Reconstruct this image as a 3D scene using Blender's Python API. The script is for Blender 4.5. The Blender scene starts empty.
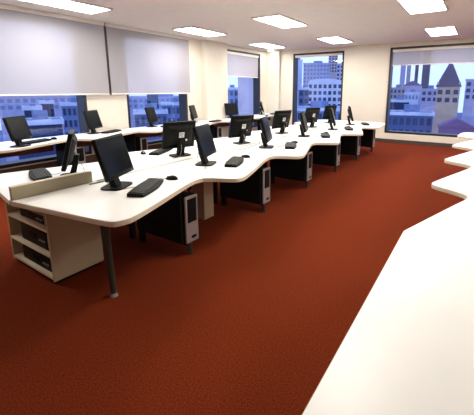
import bpy, bmesh, math, random
from mathutils import Vector, Matrix
random.seed(7)
C = bpy.context.scene.collection
PI = math.pi

# ------------------------------------------------------------------ materials
def mat(name, col, rough=.5, metal=0., spec=.5, noise=0., nscale=20., bump=0., bscale=200.):
    m = bpy.data.materials.new(name); m.use_nodes = True
    nt = m.node_tree; b = nt.nodes['Principled BSDF']
    b.inputs['Base Color'].default_value = (*col, 1); b.inputs['Roughness'].default_value = rough
    b.inputs['Metallic'].default_value = metal; b.inputs['Specular IOR Level'].default_value = spec
    tc = nt.nodes.new('ShaderNodeTexCoord')
    if noise:
        n = nt.nodes.new('ShaderNodeTexNoise'); n.inputs['Scale'].default_value = nscale; n.inputs['Detail'].default_value = 5
        r = nt.nodes.new('ShaderNodeValToRGB')
        r.color_ramp.elements[0].position = .3; r.color_ramp.elements[1].position = .7
        r.color_ramp.elements[0].color = (*[c*(1-noise) for c in col], 1)
        r.color_ramp.elements[1].color = (*[min(1, c*(1+noise)) for c in col], 1)
        nt.links.new(tc.outputs['Object'], n.inputs['Vector']); nt.links.new(n.outputs['Fac'], r.inputs['Fac'])
        nt.links.new(r.outputs['Color'], b.inputs['Base Color'])
    if bump:
        n2 = nt.nodes.new('ShaderNodeTexNoise'); n2.inputs['Scale'].default_value = bscale; n2.inputs['Detail'].default_value = 3
        bp = nt.nodes.new('ShaderNodeBump'); bp.inputs['Strength'].default_value = bump; bp.inputs['Distance'].default_value = .01
        nt.links.new(tc.outputs['Object'], n2.inputs['Vector']); nt.links.new(n2.outputs['Fac'], bp.inputs['Height'])
        nt.links.new(bp.outputs['Normal'], b.inputs['Normal'])
    return m

def emit(name, col, s):
    m = bpy.data.materials.new(name); m.use_nodes = True
    nt = m.node_tree; nt.nodes.clear()
    e = nt.nodes.new('ShaderNodeEmission'); e.inputs['Color'].default_value = (*col, 1); e.inputs['Strength'].default_value = s
    o = nt.nodes.new('ShaderNodeOutputMaterial'); nt.links.new(e.outputs[0], o.inputs[0]); return m

def mixmat(name, kind, col, col2, fac, rough=.05):
    """transparent colour mixed with a second lobe"""
    m = bpy.data.materials.new(name); m.use_nodes = True
    nt = m.node_tree; nt.nodes.clear()
    t = nt.nodes.new('ShaderNodeBsdfTransparent'); t.inputs['Color'].default_value = (*col, 1)
    if kind == 'glass':
        g = nt.nodes.new('ShaderNodeBsdfGlossy'); g.inputs['Roughness'].default_value = rough
    else:
        g = nt.nodes.new('ShaderNodeBsdfDiffuse')
        w = nt.nodes.new('ShaderNodeTexWave'); w.bands_direction = 'Z'; w.inputs['Scale'].default_value = 60
        w.inputs['Distortion'].default_value = 1.
        tc = nt.nodes.new('ShaderNodeTexCoord'); nt.links.new(tc.outputs['Object'], w.inputs['Vector'])
        bp = nt.nodes.new('ShaderNodeBump'); bp.inputs['Strength'].default_value = .08
        nt.links.new(w.outputs['Fac'], bp.inputs['Height']); nt.links.new(bp.outputs['Normal'], g.inputs['Normal'])
    g.inputs['Color'].default_value = (*col2, 1)
    x = nt.nodes.new('ShaderNodeMixShader'); x.inputs[0].default_value = fac
    nt.links.new(t.outputs[0], x.inputs[1]); nt.links.new(g.outputs[0], x.inputs[2])
    o = nt.nodes.new('ShaderNodeOutputMaterial'); nt.links.new(x.outputs[0], o.inputs[0]); return m

M = dict(
    white=mat('white_laminate', (.86, .87, .86), .35, noise=.02, nscale=3),
    edge=mat('cream_edging', (.66, .58, .45), .45),
    wall=mat('cream_wall', (.71, .665, .585), .85, noise=.02, nscale=2, bump=.05),
    ceil=mat('white_ceiling', (.88, .86, .81), .9, noise=.02, nscale=6, bump=.1),
    carpet=mat('rust_carpet', (.148, .022, .0058), .97, spec=.06, noise=.45, nscale=110, bump=.5, bscale=420),
    base=mat('dark_skirting', (.06, .04, .035), .6),
    brown=mat('brown_panel_and_shade', (.10, .045, .028), .6, noise=.2, nscale=9),
    black=mat('black_plastic', (.005, .005, .005), .5, spec=.1),
    dark=mat('charcoal_plastic', (.006, .006, .006), .55, spec=.12),
    key=mat('key_plastic', (.028, .028, .026), .6, spec=.25),
    screen=mat('dark_screen', (.004, .005, .006), .25, spec=.07),
    panel=mat('black_panel', (.005, .005, .006), .7, spec=.2),
    frame=mat('black_window_frame', (.012, .012, .016), .45),
    steel=mat('grey_steel', (.045, .042, .034), .5, metal=.3),
    silver=mat('silver_plastic', (.31, .285, .275), .42, metal=.2),
    shelf=mat('tan_shade_melamine', (.44, .355, .24), .5, noise=.03, nscale=4),  # tan of the pedestal panels has the under-desk shade put into it
    board=mat('beige_divider', (.38, .335, .225), .6, noise=.04, nscale=6),
    grey=mat('grey_device', (.30, .29, .28), .45, metal=.3),
    sticker=mat('white_sticker', (.80, .80, .78), .5),
    ink=mat('grey_ink', (.20, .20, .21), .6),
    cable=mat('grey_cable', (.30, .29, .27), .6),
    bar=mat('blind_bar', (.80, .76, .70), .4),
    glass=mixmat('blue_glass', 'glass', (.74, .82, 1.0), (1, 1, 1), .05, .03),
    fabric=mixmat('screen_fabric', 'fabric', (.72, .72, .76), (.57, .55, .60), .52),
    lamp=emit('lamp_diffuser', (1, .955, .86), 29),
    lampframe=mat('lamp_frame', (.8, .8, .78), .5),
)

# ------------------------------------------------------------------ mesh helpers
def box(bm, x0, x1, y0, y1, z0, z1, bevel=0., seg=2):
    r = bmesh.ops.create_cube(bm, size=1)
    vs = r['verts']
    for v in vs:
        v.co = Vector((x0+(v.co.x+.5)*(x1-x0), y0+(v.co.y+.5)*(y1-y0), z0+(v.co.z+.5)*(z1-z0)))
    if bevel:
        es = list({e for v in vs for e in v.link_edges})
        bmesh.ops.bevel(bm, geom=es, offset=bevel, segments=seg, profile=.5, affect='EDGES')
    return bm

def prism(bm, pts, z0, z1):
    a = [bm.verts.new((p[0], p[1], z0)) for p in pts]; b = [bm.verts.new((p[0], p[1], z1)) for p in pts]
    n = len(pts)
    bm.faces.new(a[::-1]); bm.faces.new(b)
    for i in range(n): bm.faces.new((a[i], a[(i+1) % n], b[(i+1) % n], b[i]))
    return bm

def band(bm, pts, z0, z1, off, t=.003):
    """thin ring round an outline (counter-clockwise): edge banding with rounded lips"""
    n = len(pts); P = [Vector((p[0], p[1], 0)) for p in pts]; N = []
    for i in range(n):
        d = (P[(i+1) % n]-P[i-1]).normalized(); N.append(Vector((d.y, -d.x, 0)))
    prof = [(-.002, z0), (off*.7, z0), (off, z0+.006), (off, z1-.006), (off*.7, z1), (-.002, z1)]
    rows = [[bm.verts.new((P[i].x+N[i].x*o, P[i].y+N[i].y*o, z)) for o, z in prof] for i in range(n)]
    for i in range(n):
        j = (i+1) % n
        for k in range(len(prof)-1): bm.faces.new((rows[i][k], rows[j][k], rows[j][k+1], rows[i][k+1]))
        bm.faces.new((rows[i][-1], rows[j][-1], rows[j][0], rows[i][0]))

def tube(bm, pts, r, n=8, r2=None):
    pts = [Vector(p) for p in pts]; rings = []
    L = len(pts)
    for i, p in enumerate(pts):
        t = (pts[min(i+1, L-1)]-pts[max(i-1, 0)]).normalized()
        a = t.orthogonal().normalized() if abs(t.z) > .9 else t.cross(Vector((0, 0, 1))).normalized()
        b = t.cross(a)
        rr = r if r2 is None else r+(r2-r)*i/(L-1)
        rings.append([bm.verts.new(p+a*rr*math.cos(2*PI*k/n)+b*rr*math.sin(2*PI*k/n)) for k in range(n)])
    for i in range(L-1):
        for k in range(n): bm.faces.new((rings[i][k], rings[i][(k+1) % n], rings[i+1][(k+1) % n], rings[i+1][k]))
    bm.faces.new(rings[0][::-1]); bm.faces.new(rings[-1])

def chaikin(p, it=2):
    for _ in range(it):
        q = [p[0]]
        for a, b in zip(p, p[1:]):
            q += [(.75*a[0]+.25*b[0], .75*a[1]+.25*b[1]), (.25*a[0]+.75*b[0], .25*a[1]+.75*b[1])]
        p = q+[p[-1]]
    return p

def smooth3(pts, it=3):
    pts = [Vector(p) for p in pts]
    for _ in range(it):
        q = [pts[0]]
        for a, b in zip(pts, pts[1:]): q += [a*.75+b*.25, a*.25+b*.75]
        pts = q+[pts[-1]]
    return pts

def obj(name, bm, m, parent=None, smooth=False):
    bmesh.ops.recalc_face_normals(bm, faces=bm.faces)
    me = bpy.data.meshes.new(name); bm.to_mesh(me); bm.free()
    me.materials.append(m)
    if smooth:
        for p in me.polygons: p.use_smooth = True
        try: me.set_sharp_from_angle(angle=math.radians(40))
        except Exception: pass
    o = bpy.data.objects.new(name, me); C.objects.link(o)
    if parent: o.parent = parent
    return o

def B(*a, **k):
    return box(bmesh.new(), *a, **k)

def tag(o, label, cat, group=None):
    o['label'] = label; o['category'] = cat
    if group: o['group'] = group
    return o

def thing(name, label, cat, loc=(0, 0, 0), rz=0., group=None):
    o = bpy.data.objects.new(name, None); C.objects.link(o); o.empty_display_size = .1
    o.location = loc; o.rotation_euler = (0, 0, rz)
    return tag(o, label, cat, group)

def struct(name, bm, m, parent=None):
    o = obj(name, bm, m, parent)
    o['kind'] = 'structure'
    return o

def dup(root, loc, rz, label, group=None):
    r = root.copy(); C.objects.link(r); r.location = loc; r.rotation_euler = (0, 0, rz); r['label'] = label
    if group: r['group'] = group
    for ch in list(root.children):
        c = ch.copy(); C.objects.link(c); c.parent = r
        for g in list(ch.children):
            d = g.copy(); C.objects.link(d); d.parent = c
    return r

# ------------------------------------------------------------------ room shell
H = 2.86; XB = 10.47; YL = 6.45; YR = -3.6; XF = -2.6; T = .30; SILL = .29
struct('floor', B(XF-.3, XB+.3, YR-.3, YL+.3, -.2, 0), M['carpet'])
struct('ceiling', B(XF-.3, XB+.3, YR-.3, YL+.3, H, H+.2), M['ceil'])
HEAD = 2.74
bm = bmesh.new()
WL = [(1.15, 3.72), (4.62, 6.44), (8.0, 9.95)]
box(bm, XF, XB, YL, YL+T, 0, SILL); box(bm, XF, XB, YL, YL+T, HEAD, H)
xs = [XF]+[v for w in WL for v in w]+[XB]
for a, b in zip(xs[0::2], xs[1::2]): box(bm, a, b, YL, YL+T, SILL, HEAD)
struct('wall_left', bm, M['wall'])
WB = [(-1.3, 2.33), (3.69, 5.46)]
bm = bmesh.new()
box(bm, XB, XB+T, YR, YL+T, 0, SILL); box(bm, XB, XB+T, YR, YL+T, HEAD, H)
ys = [YR]+[v for w in WB for v in w]+[YL+T]
for a, b in zip(ys[0::2], ys[1::2]): box(bm, XB, XB+T, a, b, SILL, HEAD)
struct('wall_back', bm, M['wall'])
struct('wall_right', B(XF, XB+T, YR-T, YR, 0, H), M['wall'])
struct('wall_front', B(XF-T, XF, YR-T, YL+T, 0, H), M['wall'])
# pier between the second and third window, corner pilaster, joint panel between the end windows
struct('trim_1', B(7.02, 7.93, YL-.17, YL, 0, H), M['wall'])
struct('trim_2', B(XB-.13, XB, 5.93, YL, 0, H), M['wall'])
struct('trim_3', B(XB-.025, XB, 2.36, 2.985, .12, H), M['wall'])
struct('trim_4', B(4.20, 4.27, YL-.03, YL, 1.45, H), M['base'])
# brown strip below the sills, desk shade put into its colour; dark skirting of the end wall
struct('sill_shade_strip', B(XF, 7.0, YL-.02, YL, .0, SILL-.02), M['brown'])
struct('baseboard_back', B(XB-.02, XB, YR, 5.92, 0, .11), M['base'])
struct('baseboard_right', B(XF, XB-.02, YR, YR+.02, 0, .11), M['base'])

def window(n, axis, a, b):
    """black deep frame with one pane, set in the wall"""
    f = .055; d0, d1 = .0, .26
    bm = bmesh.new()
    def bx(u0, u1, w0, w1, z0, z1):
        if axis == 'x': box(bm, u0, u1, YL+w0, YL+w1, z0, z1)
        else: box(bm, XB+w0, XB+w1, u0, u1, z0, z1)
    for (u0, u1) in ((a, a+f), (b-f, b)): bx(u0, u1, d0, d1, SILL, HEAD)
    bx(a, b, d0, d1, SILL, SILL+f); bx(a, b, d0, d1, HEAD-f, HEAD)
    w = struct('window_%d' % n, bm, M['frame'])
    bm = bmesh.new(); bx(a+f, b-f, .225, .235, SILL+f, HEAD-f)
    p = obj('pane', bm, M['glass'], w)
    return w
for i, (a, b) in enumerate(WL): window(i+1, 'x', a, b)
window(4, 'y', *WB[1]); window(5, 'y', *WB[0])

def blind(label, axis, a, b, off, z0, z1=H-.002, group='grey roller blinds'):
    t = thing('roller_blind', label, 'blind', group=group)
    def bx(u0, u1, w0, w1, zz0, zz1, bev=0):
        if axis == 'x': return B(u0, u1, YL+off+w0, YL+off+w1, zz0, zz1, bevel=bev)
        return B(XB+off+w0, XB+off+w1, u0, u1, zz0, zz1, bevel=bev)
    obj('fabric', bx(a, b, -.001, .001, z0+.02, z1-.06), M['fabric'], t)
    obj('bottom_bar', bx(a, b, -.012, .012, z0, z0+.026, .005), M['bar'], t)
    obj('roller_box', bx(a-.003, b+.003, -.03, .03, z1-.07, z1, .008), M['bar'], t)
    return t
blind('wide grey roller blind lowered halfway over the window at the room\'s near end', 'x', 1.0, 4.18, -.06, 1.455)
blind('grey roller blind lowered halfway over the middle window, beside the wall pier', 'x', 4.23, 6.50, -.06, 1.455)
blind('short grey roller blind inside the black frame of the narrow window near the corner', 'x', 8.16, 9.89, .05, 1.95, HEAD-.056)
blind('rolled up grey blind showing only a narrow strip above the end window behind the desks', 'y', 3.75, 5.40, .05, 2.615, HEAD-.056)
blind('grey roller blind pulled partway down over the wide window beyond the open carpet', 'y', -1.24, 2.27, .05, 2.235, HEAD-.056)

# ------------------------------------------------------------------ ceiling lights
def ceiling_light(x, y, label):
    t = thing('ceiling_light', label, 'ceiling light', (x, y, H), 0, 'recessed ceiling lights')
    bm = bmesh.new()
    for (a, b, c, d) in ((-.6, .6, -.3, -.27), (-.6, .6, .27, .3), (-.6, -.57, -.27, .27), (.57, .6, -.27, .27)): box(bm, a, b, c, d, -.03, 0)
    obj('frame', bm, M['lampframe'], t)
    obj('diffuser', B(-.57, .57, -.27, .27, -.02, -.004), M['lamp'], t)
    return t
LIGHTS = [(x, y) for x in (.2, 3.0, 6.0, 8.9) for y in (-1.6, .9, 3.4, 5.5) if not (x < 1 and y < 5)]
for (x, y) in LIGHTS:
    nth = {.2: 'nearest', 3.0: 'second nearest', 6.0: 'third nearest', 8.9: 'farthest'}[x]
    over = {-1.6: 'the bare desk row side', .9: 'the carpet aisle', 3.4: 'the back to back desk rows', 5.5: 'the window desk row'}[y]
    ceiling_light(x, y, 'white ceiling light panel above %s, %s of its line' % (over, nth))

dl = thing('downlight', 'small round recessed downlight washing the corner pilaster', 'ceiling light', (10.02, 6.08, H))
bm = bmesh.new(); c = [(.10*math.cos(2*PI*i/24), .10*math.sin(2*PI*i/24)) for i in range(24)]; prism(bm, c, -.012, 0)
obj('trim_ring', bm, M['lampframe'], dl)
bm = bmesh.new(); prism(bm, [(a*.8, b*.8) for a, b in c], -.015, -.0125)
obj('bulb', bm, emit('downlight_bulb', (1, .96, .9), 110), dl)

# ------------------------------------------------------------------ desks
ZT = .735; ZU = .698; P = 1.3
def wave(tips, start, end, tipy, depth=.31):
    """front line: a rounded tip, a slow slope back, then a quick return to the next tip"""
    p = list(start)
    for i, t in enumerate(tips):
        if i: p += [(t-.20, tipy+.90*depth), (t-.085, tipy+.12*depth), (t-.04, tipy)]
        p += [(t+(.07 if i else .10), tipy)]
        if i < len(tips)-1: p += [(t+.92, tipy+.98*depth), (t+1.03, tipy+depth)]
    return p+list(end)
def worktop(name, label, pts, group='white wave fronted desk rows'):
    t = thing(name, label, 'desk', (0, 0, 0), 0, group)
    obj('worktop', prism(bmesh.new(), pts, ZU, ZT), M['white'], t)
    bm = bmesh.new(); band(bm, pts, ZU-.0005, ZT-.002, .004); e = obj('edge_band', bm, M['edge'], t)
    return t
def ccw(p):
    a = sum(p[i-1][0]*p[i][1]-p[i][0]*p[i-1][1] for i in range(len(p)))
    return p if a > 0 else p[::-1]

TIPS = [1.2+P*k for k in range(6)]
front = wave(TIPS, [(1.085, 2.28), (1.115, 2.10), (1.14, 1.95), (1.165, 1.86), (1.21, 1.838)], [(8.12, 1.86), (8.5, 1.88), (8.82, 2.0), (8.93, 2.2)], 1.825)
YS = 2.862
outA = ccw([(.99, YS)]+chaikin([(1.052, 2.5)]+front+[(8.95, 2.5)])+[(8.95, YS)])
deskA = worktop('wave_desk', 'long white wave-fronted desk row along the carpet aisle, pedestal shelf under its near end', outA)
YM = 2*2.88
outB = ccw([(x, YM-y) for x, y in outA])
obj('joint_rail', B(1.63, 8.9, 2.866, 2.894, .62, ZT-.002), M['board'], deskA)
deskB = worktop('wave_desk', 'long white desk row back to back with the aisle row, monitors seen from behind', outB)

def supports(t, side, xs, skip_tray=()):
    s = side
    for k, x in enumerate(xs):
        Y = (lambda y: y) if s > 0 else (lambda y: YM-y)
        def yb(a, b): return (min(Y(a), Y(b)), max(Y(a), Y(b)))
        a, b = yb(2.2, 2.85)
        obj('support_panel', B(x-.045, x-.02, a, b, .13, ZU), M['panel'], t)
        a, b = yb(2.17, 2.62)
        obj('computer_tray', B(x-.02, x+.17, a, b, .118, .129), M['panel'], t)
        bm = bmesh.new()
        tube(bm, [(x+.06, Y(2.21), 0), (x+.06, Y(2.21), .02)], .034, 12); tube(bm, [(x+.06, Y(2.21), .02), (x+.06, Y(2.21), .12)], .026, 12)
        obj('leg', bm, M['steel'], t, True)
        bm = bmesh.new()
        box(bm, x-.045, x-.005, Y(2.8)-.03, Y(2.8)+.03, 0, .13); obj('leg', bm, M['panel'], t)
TX = [2.13+P*k for k in range(6)]
TX[0] = 2.09; TX[5] = 8.60
supports(deskA, 1, TX); supports(deskB, -1, TX)
def round_leg(t, x, y, dx=0, dy=0):
    bm = bmesh.new(); tube(bm, [(x+dx, y+dy, ZU), (x, y, .03)], .032, 16, .024)
    l = obj('leg', bm, M['steel'], t, True)
    bm = bmesh.new(); tube(bm, [(x, y, 0), (x, y, .012), (x, y, .03)], .03, 12, .018); obj('foot', bm, M['silver'], l, True)
round_leg(deskA, 1.33, 2.20, -.03); round_leg(deskB, 1.33, YM-2.20, -.03)
# beige cable column beneath the middle joint, second bay
obj('cable_column', B(2.86, 3.03, 2.66, 2.86, 0, ZU), M['shelf'], deskA)

# window row
CT = [1.95+P*k for k in range(6)]
frontC = wave(CT, [(1.1, 5.72), (1.3, 5.70), (1.68, 5.55), (1.87, 5.42)], [(9.2, 5.65), (10.0, 5.72), (10.3, 5.72)], 5.42, .33)
outC = ccw([(1.1, 6.36)]+chaikin([(1.1, 5.9)]+frontC)+[(10.3, 6.36)] if True else 0)
outC = [p for p in outC]
# cut round the wall pier
ptsC = []
for p in outC: ptsC.append(p)
def cutpier(pts):
    out = []
    for i, p in enumerate(pts):
        out.append(p)
        q = pts[(i+1) % len(pts)]
        if abs(p[1]-6.36) < 1e-6 and abs(q[1]-6.36) < 1e-6:
            seq = [(6.98, 6.36), (6.98, 6.26), (7.97, 6.26), (7.97, 6.36)]
            out += seq if q[0] > p[0] else seq[::-1]
    return out
ptsC = cutpier(ptsC)
deskC = worktop('wave_desk', 'long white desk row below the blinds along the window wall', ptsC)
CX = [1.66, 2.98, 4.32, 5.62, 6.75, 8.12, 9.45]
for x in (3.10, 4.44, 6.87, 8.24):
    obj('computer_tray', B(x-.135, x+.09, 5.76, 6.16, .118, .129), M['panel'], deskC)
for x in CX:
    obj('support_panel', B(x-.06, x-.035, 5.80, 6.2, 0.0, ZU), M['panel'], deskC)
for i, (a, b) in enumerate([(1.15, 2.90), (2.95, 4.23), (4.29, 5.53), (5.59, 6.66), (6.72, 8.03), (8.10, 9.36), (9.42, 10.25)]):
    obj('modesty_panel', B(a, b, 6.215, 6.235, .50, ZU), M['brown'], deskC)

# right-hand row across the aisle: wave mirrored, straight near end
tipD = [2.02, 3.26, 4.52, 5.78, 7.04]
yD = .295
fD = [(.42, yD), (2.02, yD), (2.72, .07), (2.92, .0), (3.02, .0), (3.10, .10)]
def seg(t, last=False):
    s = [(t-.075, .245), (t-.02, .285), (t+.05, .28)]
    return s if last else s+[(t+.92, .0), (t+1.02, .0), (t+1.10, .10)]
for t in tipD[1:]: fD += seg(t, t == tipD[-1])
fD += [(7.6, .25), (7.72, .15)]
outD = ccw([(.42, -.75), (.42, yD-.0), (2.02, yD)]+chaikin(fD[2:], 2)+[(7.75, -.1), (7.75, -.75)])
deskD = worktop('wave_desk', 'white desk row across the carpet aisle, its bare worktop nearest the camera', outD)
for x in (.75, 2.1, 3.36, 4.62, 5.88, 7.3):
    obj('support_panel', B(x, x+.025, -.70, -.12, .0, ZU), M['panel'], deskD)
# second side of that row is hidden; a beige divider stands on the joint of the two left rows
dv = thing('desk_divider', 'low beige divider board standing between the desk rows at their near end', 'divider', (1.30, 2.88, ZT))
obj('board', B(-.30, .33, -.018, .018, 0, .10, bevel=.003), M['board'], dv)
obj('cap_strip', B(-.302, .302, -.02, .02, .10, .108, bevel=.002), M['edge'], dv)

# ------------------------------------------------------------------ shelf pedestal with devices
sx0, sx1, sy0, sy1 = 1.15, 1.58, 2.72, 3.46
su = thing('shelf_unit', 'open cream shelf pedestal holding dark devices under the near desk end', 'shelf', (sx0, sy0, 0))
w, d = sx1-sx0, sy1-sy0
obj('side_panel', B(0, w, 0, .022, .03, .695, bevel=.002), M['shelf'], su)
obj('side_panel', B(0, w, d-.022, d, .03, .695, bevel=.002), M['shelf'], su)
obj('back_panel', B(w-.016, w, .022, d-.022, .03, .695), M['shelf'], su)
for z in (.045, .235, .45, .672): obj('shelf', B(.0, w-.016, .022, d-.022, z, z+.023, bevel=.001), M['edge'], su)
obj('plinth', B(.02, w-.02, .02, d-.02, 0, .03), M['black'], su)
def device(kind, label, x, y, z, L, D, Hh, m, group=None):
    t = thing(kind, label, 'device', (x, y, z), 0, group)
    c = obj('casing', B(0, D, 0, L, 0, Hh, bevel=.006), m, t)
    obj('fascia', B(-.004, .0, .012, L-.012, .014, Hh-.012, bevel=.0015), M['dark'] if m is not M['grey'] else M['black'], t)
    obj('display', B(-.006, -.0035, L*.38, L*.62, Hh*.45, Hh*.72), M['screen'], t)
    bm = bmesh.new()
    for i in range(3): tube(bm, [(-.002, .04+i*.035, Hh*.5), (-.013, .04+i*.035, Hh*.5)], .009, 12)
    obj('knob', bm, M['grey'], t, True)
    return t
device('media_player', 'flat grey media player on the top shelf of the cream pedestal', sx0+.03, sy0+.10, .474, .43, .32, .10, M['grey'])
device('amplifier', 'black device on the middle shelf of the cream pedestal', sx0+.03, sy0+.10, .259, .46, .34, .155, M['black'])
device('video_recorder', 'black device on the lowest shelf of the cream pedestal', sx0+.03, sy0+.09, .069, .50, .34, .125, M['black'])

# ------------------------------------------------------------------ computers
def make_monitor(label, group, sticker):
    t = thing('monitor', label, 'monitor', group=group)
    W, Hh, tilt = .425, .35, math.radians(15)
    R = Matrix.Translation((.03, 0, .098)) @ Matrix.Rotation(-tilt, 4, 'Y')
    def put(bm): bmesh.ops.transform(bm, matrix=R, verts=bm.verts); return bm
    hs = bmesh.new(); box(hs, -.026, .012, -W/2, W/2, 0, Hh, bevel=.008)
    h = obj('housing', put(hs), M['black'], t, True)
    bm = bmesh.new()
    a = [(-.024, -.17, .05), (-.024, .17, .05), (-.024, .17, .31), (-.024, -.17, .31)]
    b = [(-.060, -.125, .085), (-.060, .125, .085), (-.060, .125, .27), (-.060, -.125, .27)]
    va = [bm.verts.new(p) for p in a]; vb = [bm.verts.new(p) for p in b]
    bm.faces.new(va[::-1]); bm.faces.new(vb)
    for i in range(4): bm.faces.new((va[i], va[(i+1) % 4], vb[(i+1) % 4], vb[i]))
    bmesh.ops.bevel(bm, geom=list(bm.edges), offset=.006, segments=2, affect='EDGES')
    obj('rear_cover', put(bm), M['dark'], t, True)
    obj('screen', put(B(.0115, .0135, -W/2+.018, W/2-.018, .034, Hh-.018)), M['screen'], t)
    bm = bmesh.new(); tube(bm, [(.011, W/2-.05, .016), (.016, W/2-.05, .016)], .006, 12)
    obj('power_button', put(bm), M['grey'], t, True)
    # neck from base to rear cover
    bm = bmesh.new()
    pr = [(-.055, .008), (.0, .008), (-.035, .11), (-.055, .21), (-.105, .21), (-.085, .11)]
    for yy in (-.042, .042): [bm.verts.new((x, yy, z)) for x, z in pr]
    bm.verts.ensure_lookup_table(); n = len(pr); vs = bm.verts
    bm.faces.new([vs[i] for i in range(n)]); bm.faces.new([vs[n+i] for i in range(n)][::-1])
    for i in range(n): bm.faces.new((vs[i], vs[n+i], vs[n+(i+1) % n], vs[(i+1) % n]))
    obj('neck', bm, M['dark'], t)
    bs = [(.10*math.copysign(abs(math.cos(q))**.45, math.cos(q))-.02, .125*math.copysign(abs(math.sin(q))**.45, math.sin(q))) for q in [2*PI*i/40 for i in range(40)]]
    obj('base', prism(bmesh.new(), bs, 0, .012), M['black'], t)
    if sticker:
        s = obj('sticker', put(B(-.0625, -.0603, -.045, .025, .155, .225)), M['sticker'], t); s['label'] = 'white sticker on the back'
        bm = bmesh.new()
        for i, (y0, y1) in enumerate([(-.035, .012), (-.030, .016), (-.035, -.005)]): box(bm, -.0631, -.0626, y0, y1, .205-i*.017, .213-i*.017)
        obj('print', put(bm), M['ink'], s)
        obj('seal', put(B(-.0625, -.0603, -.088, -.066, .105, .13)), M['sticker'], t)['label'] = 'small white seal'
    bm = bmesh.new()
    tube(bm, smooth3([(-.07, .0, .17), (-.13, .02, .10), (-.14, .05, .006), (-.15, .10, .005), (-.16, .15, .005)]), .004, 6)
    obj('cable', bm, M['cable'], t, True)
    return t

r = math.radians
GA, GB, GC = 'monitors on the aisle desk row', 'monitors seen from behind on the second desk row', 'monitors along the window row'
A_MON = [(1.67, 2.53, -63, 'black monitor nearest the camera, dark screen tilted back, at the aisle row\'s near end'),
         (2.77, 2.50, -68, 'second monitor from the near end of the aisle desk row, screen tilted back'),
         (4.09, 2.52, -68, 'third monitor from the near end of the aisle row, seen nearly edge-on'),
         (5.46, 2.58, -71, 'fourth monitor from the near end of the aisle row, slim edge-on profile'),
         (6.72, 2.52, -71, 'fifth monitor from the near end of the aisle row, leaning edge-on profile'),
         (7.95, 2.55, -68, 'farthest monitor of the aisle desk row, before the pale wall between windows')]
B_MON = [(1.62, 3.24, 148, 'black monitor turned side-on behind the low beige divider board'),
         (2.96, 3.15, 70, 'monitor showing its stickered back just behind the aisle row\'s second monitor'),
         (4.20, 3.09, 73, 'monitor with stickered back, right of the aisle row\'s second keyboard and mouse'),
         (5.62, 3.17, 74, 'stickered-back monitor before the dark left edge of the end window'),
         (6.93, 3.14, 71, 'stickered-back monitor centred below the end window, fourth showing its back'),
         (8.15, 3.20, 72, 'back-turned monitor mostly hidden behind the aisle row\'s fifth monitor')]
C_MON = [(2.19, 5.62, -56, 'monitor at the near end of the window row, beside a keyboard, below the wide blind'),
         (3.64, 6.12, -62, 'window row monitor standing at the dark edge of the near window'),
         (5.04, 6.16, -64, 'window row monitor standing before the middle window'),
         (6.33, 6.12, -62, 'window row monitor before the wall pier with the cream face'),
         (7.90, 6.12, -112, 'window row monitor at the near jamb of the narrow corner window'),
         (9.60, 6.12, -60, 'slim edge-on monitor at the far jamb of the narrow corner window')]
pm = make_monitor(A_MON[0][3], GA, False)
pm.location = (*A_MON[0][:2], ZT); pm.rotation_euler.z = r(A_MON[0][2])
for x, y, a, l in A_MON[1:]: dup(pm, (x, y, ZT), r(a), l, GA)
for x, y, a, l in C_MON: dup(pm, (x, y, ZT), r(a), l, GC)
pb = make_monitor(B_MON[0][3], GB, True)
pb.location = (*B_MON[0][:2], ZT); pb.rotation_euler.z = r(B_MON[0][2])
for x, y, a, l in B_MON[1:]: dup(pb, (x, y, ZT), r(a), l, GB)

def make_keyboard(label, group):
    """curved one-piece keyboard, x along its length, y towards the monitor"""
    t = thing('keyboard', label, 'keyboard', group=group)
    n = 20; top = []; bot = []
    for i in range(n+1):
        u = -1+2*i/n; x = .235*u
        top.append((x, .085-.012*u*u)); bot.append((x, -.085+.028*abs(u)**1.6))
    out = bot+top[::-1]
    bm = prism(bmesh.new(), out, .001, .022)
    for v in bm.verts:
        if v.co.z > .01: v.co.z += .009*(v.co.y+.085)/.17
    bmesh.ops.bevel(bm, geom=[e for e in bm.edges if all(v.co.z > .01 for v in e.verts)], offset=.003, segments=1, affect='EDGES')
    body = obj('body', bm, M['black'], t)
    bm = bmesh.new()
    for row in range(5):
        for k in range(17):
            x = -.205+k*.0255; y = -.036+row*.0225; z = .022+.009*(y+.085)/.17
            if row == 0 and 4 <= k <= 9:
                if k == 4: box(bm, x-.011, x+.0255*5+.011, y-.0095, y+.0095, z, z+.007)
                continue
            box(bm, x-.0108, x+.0108, y-.0095, y+.0095, z, z+.007)
    obj('keys', bm, M['key'], t)
    bm = bmesh.new(); tube(bm, smooth3([(.02, .08, .014), (.03, .12, .005), (.0, .17, .004), (-.05, .20, .004)]), .003, 6)
    obj('cable', bm, M['cable'], t, True)
    return t
def make_mouse(label, group):
    t = thing('mouse', label, 'mouse', group=group)
    bm = bmesh.new()
    bmesh.ops.create_uvsphere(bm, u_segments=20, v_segments=12, radius=1)
    for v in bm.verts:
        z = max(0, v.co.z)
        v.co = Vector((v.co.x*.034*(1-.12*v.co.y), v.co.y*.062, .002+z*.036*(1-.25*v.co.y)))
    obj('shell', bm, M['black'], t, True)
    bm = bmesh.new(); tube(bm, [(-.004, .036, .026), (.004, .036, .026)], .009, 14); obj('scroll_wheel', bm, M['grey'], t, True)
    bm = bmesh.new(); tube(bm, smooth3([(0, .058, .008), (.0, .09, .003), (.02, .15, .003), (-.01, .20, .003), (-.02, .25, .003)]), .0022, 6)
    obj('cable', bm, M['cable'], t, True)
    return t
KA = 'keyboards on the aisle desk row'; KC = 'keyboards on the window row'; KB = 'keyboards on the second desk row'
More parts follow.
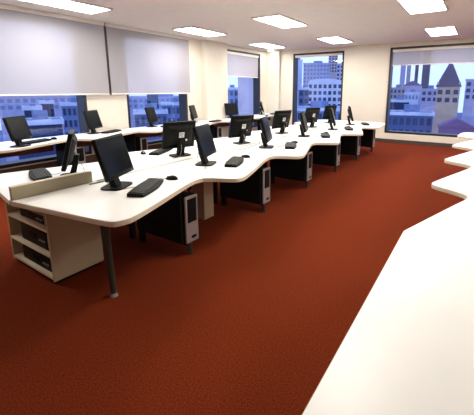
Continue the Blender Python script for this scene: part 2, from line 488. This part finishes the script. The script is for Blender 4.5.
KBS = [(1.76, 2.27, 30, 'curved black keyboard nearest the camera, before the nearest monitor', KA),
       (2.98, 2.27, 26, 'keyboard before the second monitor of the aisle row, beside a mouse', KA),
       (4.33, 2.27, 26, 'third keyboard from the near end of the aisle desk row', KA),
       (5.66, 2.27, 26, 'fourth keyboard from the near end of the aisle desk row', KA),
       (6.95, 2.27, 24, 'fifth keyboard from the near end of the aisle desk row', KA),
       (8.17, 2.27, 24, 'farthest keyboard of the aisle row, near the desk\'s far corner', KA),
       (1.47, 3.49, -107, 'keyboard behind the low beige divider board, beside the side-on monitor', KB),
       (2.98, 3.52, 205, 'keyboard seen past the side of the first stickered-back monitor', KB),
       (2.48, 5.85, 18, 'keyboard at the near end of the window row, beside the first monitor', KC),
       (3.92, 6.02, 22, 'keyboard beside the window row monitor at the near window\'s dark edge', KC),
       (5.30, 5.95, 22, 'keyboard on the window row below the middle window', KC),
       (6.78, 5.80, 12, 'keyboard on the window row in front of the cream wall pier', KC),
       (10.0, 5.92, 10, 'keyboard on the far end of the window row near the corner', KC)]
MIC = [(2.08, 2.33, 20, 'mouse beside the curved keyboard nearest the camera', 'mice on the aisle desk row'),
       (3.29, 2.35, 20, 'mouse beside the second keyboard of the aisle row', 'mice on the aisle desk row'),
       (4.63, 2.37, 20, 'mouse beside the third keyboard of the aisle row', 'mice on the aisle desk row'),
       (5.98, 2.40, 20, 'mouse beside the fourth keyboard of the aisle row', 'mice on the aisle desk row'),
       (7.24, 2.39, 20, 'mouse beside the fifth keyboard of the aisle row', 'mice on the aisle desk row'),
       (2.76, 3.60, 150, 'mouse on the second desk row, past the nearest monitor\'s edge', 'mice on the second desk row'),
       (2.80, 5.96, 20, 'mouse beside the keyboard at the window row\'s near end', 'mice on the window row'),
       (9.25, 5.75, 20, 'mouse on the far end of the window row near the corner', 'mice on the window row')]
pk = None
for x, y, a, l, g in KBS:
    if pk is None:
        pk = make_keyboard(l, g); pk.location = (x, y, ZT); pk.rotation_euler.z = r(a)
    else: dup(pk, (x, y, ZT), r(a), l, g)
pmo = None
for x, y, a, l, g in MIC:
    if pmo is None:
        pmo = make_mouse(l, g); pmo.location = (x, y, ZT); pmo.rotation_euler.z = r(a)
    else: dup(pmo, (x, y, ZT), r(a), l, g)

def make_tower(label, group):
    """computer tower, front facing -y"""
    t = thing('computer_tower', label, 'computer', group=group)
    W, D, Hh = .16, .44, .455
    obj('casing', B(-W/2, W/2, .018, D, .0, Hh, bevel=.004), M['panel'], t)
    f = obj('front_bezel', B(-W/2-.001, W/2+.001, -.002, .018, .0, Hh, bevel=.006), M['silver'], t)
    obj('drive_panel', B(-W/2+.022, W/2-.022, -.0045, -.0015, .20, Hh-.025, bevel=.001), M['black'], t)
    bm = bmesh.new()
    for z in (.37, .325): box(bm, -W/2+.026, W/2-.026, -.0062, -.0044, z, z+.036)
    obj('disc_drive', bm, M['dark'], t)
    bm = bmesh.new(); tube(bm, [(.042, -.001, .175), (.042, -.007, .175)], .011, 14); obj('power_button', bm, M['grey'], t, True)
    bm = bmesh.new()
    b = [(.035*math.cos(2*PI*i/24), .016*math.sin(2*PI*i/24)) for i in range(24)]
    prism(bm, b, 0, .003); bmesh.ops.transform(bm, matrix=Matrix.Translation((.015, -.0015, .05)) @ Matrix.Rotation(PI/2, 4, 'X'), verts=bm.verts)
    obj('badge', bm, M['black'], t)
    return t
GT = 'computers hung under the aisle desk row'
TL = ['silver-fronted computer tower hung under the aisle desk, nearest the camera, beside the beige column',
      'second silver-fronted computer from the near end, hung under the aisle desk row',
      'third silver-fronted computer from the near end, hung under the aisle desk row',
      'fourth silver-fronted computer from the near end, hung under the aisle desk row',
      'fifth silver-fronted computer from the near end, hung under the aisle desk row',
      'farthest computer under the aisle desk row, beneath its far end']
pt = make_tower(TL[0], GT); pt.location = (TX[0]+.065, 2.165, .130)
for x, l in list(zip(TX, TL))[1:]: dup(pt, (x+.065, 2.165, .130), 0, l, GT)
GW = 'computers under the window row'
for x, l in ((3.10, 'computer tower under the window desk row, behind the side-on monitor'),
             (4.44, 'computer tower under the window desk row, below the middle window'),
             (6.87, 'computer tower under the window desk row, at the cream wall pier'),
             (8.24, 'computer tower under the window desk row, below the narrow corner window')):
    dup(pt, (x, 5.74, .130), 0, l, GW)

# cables that lie loose between the desks
def loose_cable(label, pts, rad, m):
    bm = bmesh.new(); tube(bm, smooth3(pts), rad, 8)
    o = obj('cable', bm, m, None, True); tag(o, label, 'cable', 'loose desk cables')
loose_cable('thick grey cable curving from the divider board to the nearest monitor', [(1.66, 2.845, ZT+.006), (1.80, 2.84, ZT+.006), (1.82, 2.81, ZT+.006), (1.70, 2.78, ZT+.006), (1.56, 2.80, ZT+.006)], .006, M['cable'])
loose_cable('thin grey cable lying along the joint of the two desk rows behind the third monitor', [(3.45, 2.80, ZT+.004), (3.8, 2.70, ZT+.004), (4.3, 2.82, ZT+.004), (4.9, 2.76, ZT+.004), (5.2, 2.82, ZT+.004)], .004, M['cable'])
loose_cable('thin grey cable trailing from the fourth monitor toward the back-turned monitors', [(5.55, 2.70, ZT+.004), (5.9, 2.82, ZT+.004), (6.3, 2.78, ZT+.004), (6.6, 2.7, ZT+.004)], .004, M['cable'])

# ------------------------------------------------------------------ the town outside
GZ = -38.
def facade(name, col, rough=.8):
    return mat(name, col, rough, noise=.10, nscale=.35)
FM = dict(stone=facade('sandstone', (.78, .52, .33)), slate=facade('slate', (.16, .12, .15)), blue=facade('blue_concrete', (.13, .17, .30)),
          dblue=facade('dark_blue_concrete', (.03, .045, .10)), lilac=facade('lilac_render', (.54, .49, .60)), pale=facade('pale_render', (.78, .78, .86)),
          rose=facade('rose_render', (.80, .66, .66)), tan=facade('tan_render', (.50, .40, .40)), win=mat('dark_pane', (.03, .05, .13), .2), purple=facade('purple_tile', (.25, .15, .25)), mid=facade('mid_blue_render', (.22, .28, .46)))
S = 3.
def building(label, x, y, w, ztop, m, deg, depth=None, rows=0, cols=0, roof=None, wm=None, parapet=True):
    x, y, w, zt = x*S, y*S, w*S, 1.55+(ztop-1.55)*S
    depth = depth or max(w*.8, 4)
    t = thing('building', label, 'building', (x, y, GZ), r(deg), 'town buildings outside the windows')
    h = zt-GZ
    obj('walls', B(0, depth, -w/2, w/2, 0, h), FM[m], t)
    if roof == 'spire':
        bm = bmesh.new(); e = w*.06
        b = [bm.verts.new(p) for p in ((-e, -w/2-e, h), (depth+e, -w/2-e, h), (depth+e, w/2+e, h), (-e, w/2+e, h))]
        a = bm.verts.new((depth/2, 0, h+w*1.3)); bm.faces.new(b[::-1])
        for i in range(4): bm.faces.new((b[i], b[(i+1) % 4], a))
        obj('spire', bm, FM['slate'], t)
        for sy in (-1, 1):
            bm = bmesh.new(); box(bm, -.2, w*.1, sy*w*.46-w*.05, sy*w*.46+w*.05, h, h+w*.22)
            obj('pinnacle', bm, FM['stone'], t)
    elif roof == 'gable':
        bm = bmesh.new(); k = w*.28
        v = [bm.verts.new(p) for p in ((-.3, -w/2-.3, h), (depth+.3, -w/2-.3, h), (depth+.3, w/2+.3, h), (-.3, w/2+.3, h), (-.3, 0, h+k), (depth+.3, 0, h+k))]
        for f in ((0, 1, 5, 4), (2, 3, 4, 5), (0, 4, 3), (1, 2, 5), (3, 2, 1, 0)): bm.faces.new([v[i] for i in f])
        obj('roof', bm, FM['purple'], t)
    elif roof == 'vault':
        bm = bmesh.new(); n = 12; pts = []
        for i in range(n+1):
            q = PI*i/n; pts.append((-w/2*math.cos(q), h+w*.10*math.sin(q)))
        f = [bm.verts.new((0, a, b)) for a, b in pts]; g = [bm.verts.new((depth, a, b)) for a, b in pts]
        bm.faces.new(f); bm.faces.new(g[::-1])
        for i in range(n): bm.faces.new((f[i], f[i+1], g[i+1], g[i]))
        bm.faces.new((f[0], g[0], g[-1], f[-1])); obj('roof', bm, FM[m], t)
    elif parapet:
        bm = bmesh.new(); k = .35
        for q in ((-k, 0, -w/2-k, w/2+k), (depth, depth+k, -w/2-k, w/2+k), (0, depth, -w/2-k, -w/2), (0, depth, w/2, w/2+k)): box(bm, *q, h-.6, h+.35)
        obj('parapet', bm, FM['pale' if m in ('blue', 'dblue', 'mid') else m], t)
        obj('roof_plant', B(depth*.25, depth*.6, -w*.22, w*.12, h, h+min(2.2, w*.25)), FM['mid'], t)
    pr = None
    for i in range(rows):
        for j in range(cols):
            cw = w/cols; ch = 3.3
            yy = -w/2+cw*(j+.5); zz = h-2.2-ch*i
            if pr is None:
                pr = obj('window', B(-.12, .05, -cw*.3, cw*.3, -.95, .95), FM[wm or 'win'], t); pr.location = (0, yy, zz)
            else:
                c = pr.copy(); C.objects.link(c); c.parent = t; c.location = (0, yy, zz)
    return t
# seen through the wide end window
building('sandstone tower with a dark pointed spire outside the wide end window', 54.8, 4.0, 2.9, 2.0, 'stone', 4, roof='spire', rows=2, cols=3)
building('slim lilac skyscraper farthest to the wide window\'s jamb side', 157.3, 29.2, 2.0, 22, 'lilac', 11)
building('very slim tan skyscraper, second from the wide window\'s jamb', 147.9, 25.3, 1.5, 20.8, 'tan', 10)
building('slim dark skyscraper standing third from the wide window\'s jamb', 153.3, 23.2, 1.3, 19.4, 'slate', 9)
building('dark broad skyscraper just beside the open sky and the spire', 119, 15.3, 2.2, 16.7, 'slate', 7, rows=4, cols=2)
building('tan town building at the jamb side of the wide end window', 78.5, 15.4, 3.2, 2.0, 'tan', 11, rows=2, cols=4)
building('lilac gabled hall below the slim skyscrapers', 88.9, 14.1, 4.2, 2.6, 'lilac', 9, roof='gable')
building('pale bright building in the centre of the wide end window', 61.2, 9.7, 2.1, 1.1, 'pale', 9, rows=1, cols=4, wm='mid')
building('lilac building between the pale building and the sandstone tower', 69.5, 8.0, 2.8, 1.7, 'lilac', 7, rows=2, cols=3)
building('blue office block with long pale parapet low in the wide window', 33.5, 5.4, 4.0, -.55, 'blue', 9, rows=3, cols=7)
building('dark blue block behind the block with the long pale parapet', 46.5, 8.9, 2.6, .2, 'dblue', 10, rows=2, cols=4)
building('purple tiled roof building at the foot of the sandstone tower', 26.9, 1.2, 2.2, -1.0, 'purple', 5, roof='gable')
building('hazy lilac block past the sandstone tower at the window edge', 70, .5, 4.0, 3.3, 'lilac', 1, rows=3, cols=4)
# seen through the other end window
building('pale narrow tower at the dark jamb of the desk-side end window', 98.3, 49.4, 2.5, 10.8, 'pale', 27)
building('broad lilac tower high in the desk-side end window', 91.5, 40.2, 7.4, 9.0, 'lilac', 24, rows=8, cols=8, wm='mid')
building('dark tower against the sky in the desk-side end window', 125, 48.3, 3.4, 17, 'tan', 21, rows=8, cols=3)
building('lilac tower at the far jamb of the desk-side end window', 92.3, 33.0, 2.9, 8.6, 'lilac', 20, rows=4, cols=3)
building('pale round-roofed building with dark windows behind the far monitors', 55.5, 22.7, 5.8, 2.9, 'pale', 22, roof='vault', rows=4, cols=7)
building('blue block beside the pale round-roofed building', 45.1, 21.7, 1.5, 1.8, 'blue', 26, rows=3, cols=2)
building('low blue block at the foot of the pale round-roofed building', 31.1, 13.5, 5.3, -.3, 'mid', 24, rows=2, cols=8)
# seen through the windows of the long wall
building('dark blue block in the middle of the near window', 16.8, 36.3, 1.1, .4, 'dblue', 65, rows=2, cols=3)
building('dark blue block at the near edge of the near window', 12.5, 29.4, 1.1, .2, 'dblue', 67, rows=2, cols=3)
building('broad blue block beside the near window\'s dark jamb', 17.0, 31.7, 2.0, .3, 'mid', 62, rows=3, cols=5)
building('flat-roofed block with pale parapet low in the near window', 9.6, 22.0, 2.4, -.3, 'dblue', 67, rows=3, cols=6)
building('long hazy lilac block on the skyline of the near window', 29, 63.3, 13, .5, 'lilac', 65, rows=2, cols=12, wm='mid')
building('dark block high in the middle window', 31.8, 38.6, 1.5, 1.3, 'dblue', 50, rows=2, cols=3)
building('flat-roofed block with pale parapet low in the middle window', 18.9, 23.3, 2.6, -.25, 'blue', 51, rows=3, cols=6)
building('blue block at the far side of the middle window', 24.4, 26.5, 2.2, .2, 'mid', 47, rows=3, cols=5)
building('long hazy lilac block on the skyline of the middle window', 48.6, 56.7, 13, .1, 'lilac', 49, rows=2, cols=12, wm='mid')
building('blue block seen past the edge of the tan block in the corner window', 39.5, 30.6, 2.0, 1.8, 'mid', 38, rows=3, cols=3)
building('tall plain tan block filling the narrow corner window', 18.1, 12.3, 1.9, 3.6, 'rose', 35, parapet=False)
struct('ground', B(-100, 700, -300, 400, GZ-1, GZ), FM['blue'])

# ------------------------------------------------------------------ sky
w = bpy.data.worlds.new('dusk_sky'); bpy.context.scene.world = w; w.use_nodes = True
nt = w.node_tree; bg = nt.nodes['Background']
tc = nt.nodes.new('ShaderNodeTexCoord'); sp = nt.nodes.new('ShaderNodeSeparateXYZ'); cr = nt.nodes.new('ShaderNodeValToRGB')
nt.links.new(tc.outputs['Generated'], sp.inputs[0]); nt.links.new(sp.outputs['Z'], cr.inputs['Fac']); nt.links.new(cr.outputs['Color'], bg.inputs['Color'])
e = cr.color_ramp.elements
e[0].position = 0.; e[0].color = (.74, .82, 1, 1); e[1].position = .6; e[1].color = (.34, .48, .85, 1)
x = e.new(.10); x.color = (.86, .93, 1, 1)
bg.inputs['Strength'].default_value = 1.9

# ------------------------------------------------------------------ camera
f, cx, cy, Hz, xv = 335., 260., 158., 90., 482.
p = math.atan((cy-Hz)/f)
d = Vector(((xv-cx)/f, (cy-Hz)/f, 1.)).normalized()          # room axis X in camera axes (right, up, forward)
up = Vector((0, math.cos(p), -math.sin(p)))
Xc = d; Yc = up.cross(Xc)
if Yc.x > 0: Yc = -Yc
Yc.normalize()
right = Vector((Xc.x, Yc.x, up.x)); upv = Vector((Xc.y, Yc.y, up.y)); fw = Vector((Xc.z, Yc.z, up.z))
cam = bpy.data.cameras.new('camera'); co = bpy.data.objects.new('camera', cam); C.objects.link(co)
R = Matrix((right, upv, -fw)).transposed()
co.matrix_world = Matrix.Translation((0, 0, 1.55)) @ R.to_4x4()
cam.sensor_fit = 'HORIZONTAL'; cam.sensor_width = 36; cam.lens = 36*f/474
cam.shift_x = (237-cx)/474; cam.shift_y = (cy-207.5)/474
cam.clip_start = .05; cam.clip_end = 3000
sc = bpy.context.scene; sc.camera = co
sc.view_settings.view_transform = 'Standard'; sc.view_settings.look = 'None'
sc.view_settings.exposure = 0.; sc.view_settings.gamma = 1.; sc.view_settings.use_curve_mapping = False
sc.cycles.max_bounces = 8; sc.cycles.diffuse_bounces = 5; sc.cycles.transparent_max_bounces = 12
sc.cycles.sample_clamp_indirect = 6
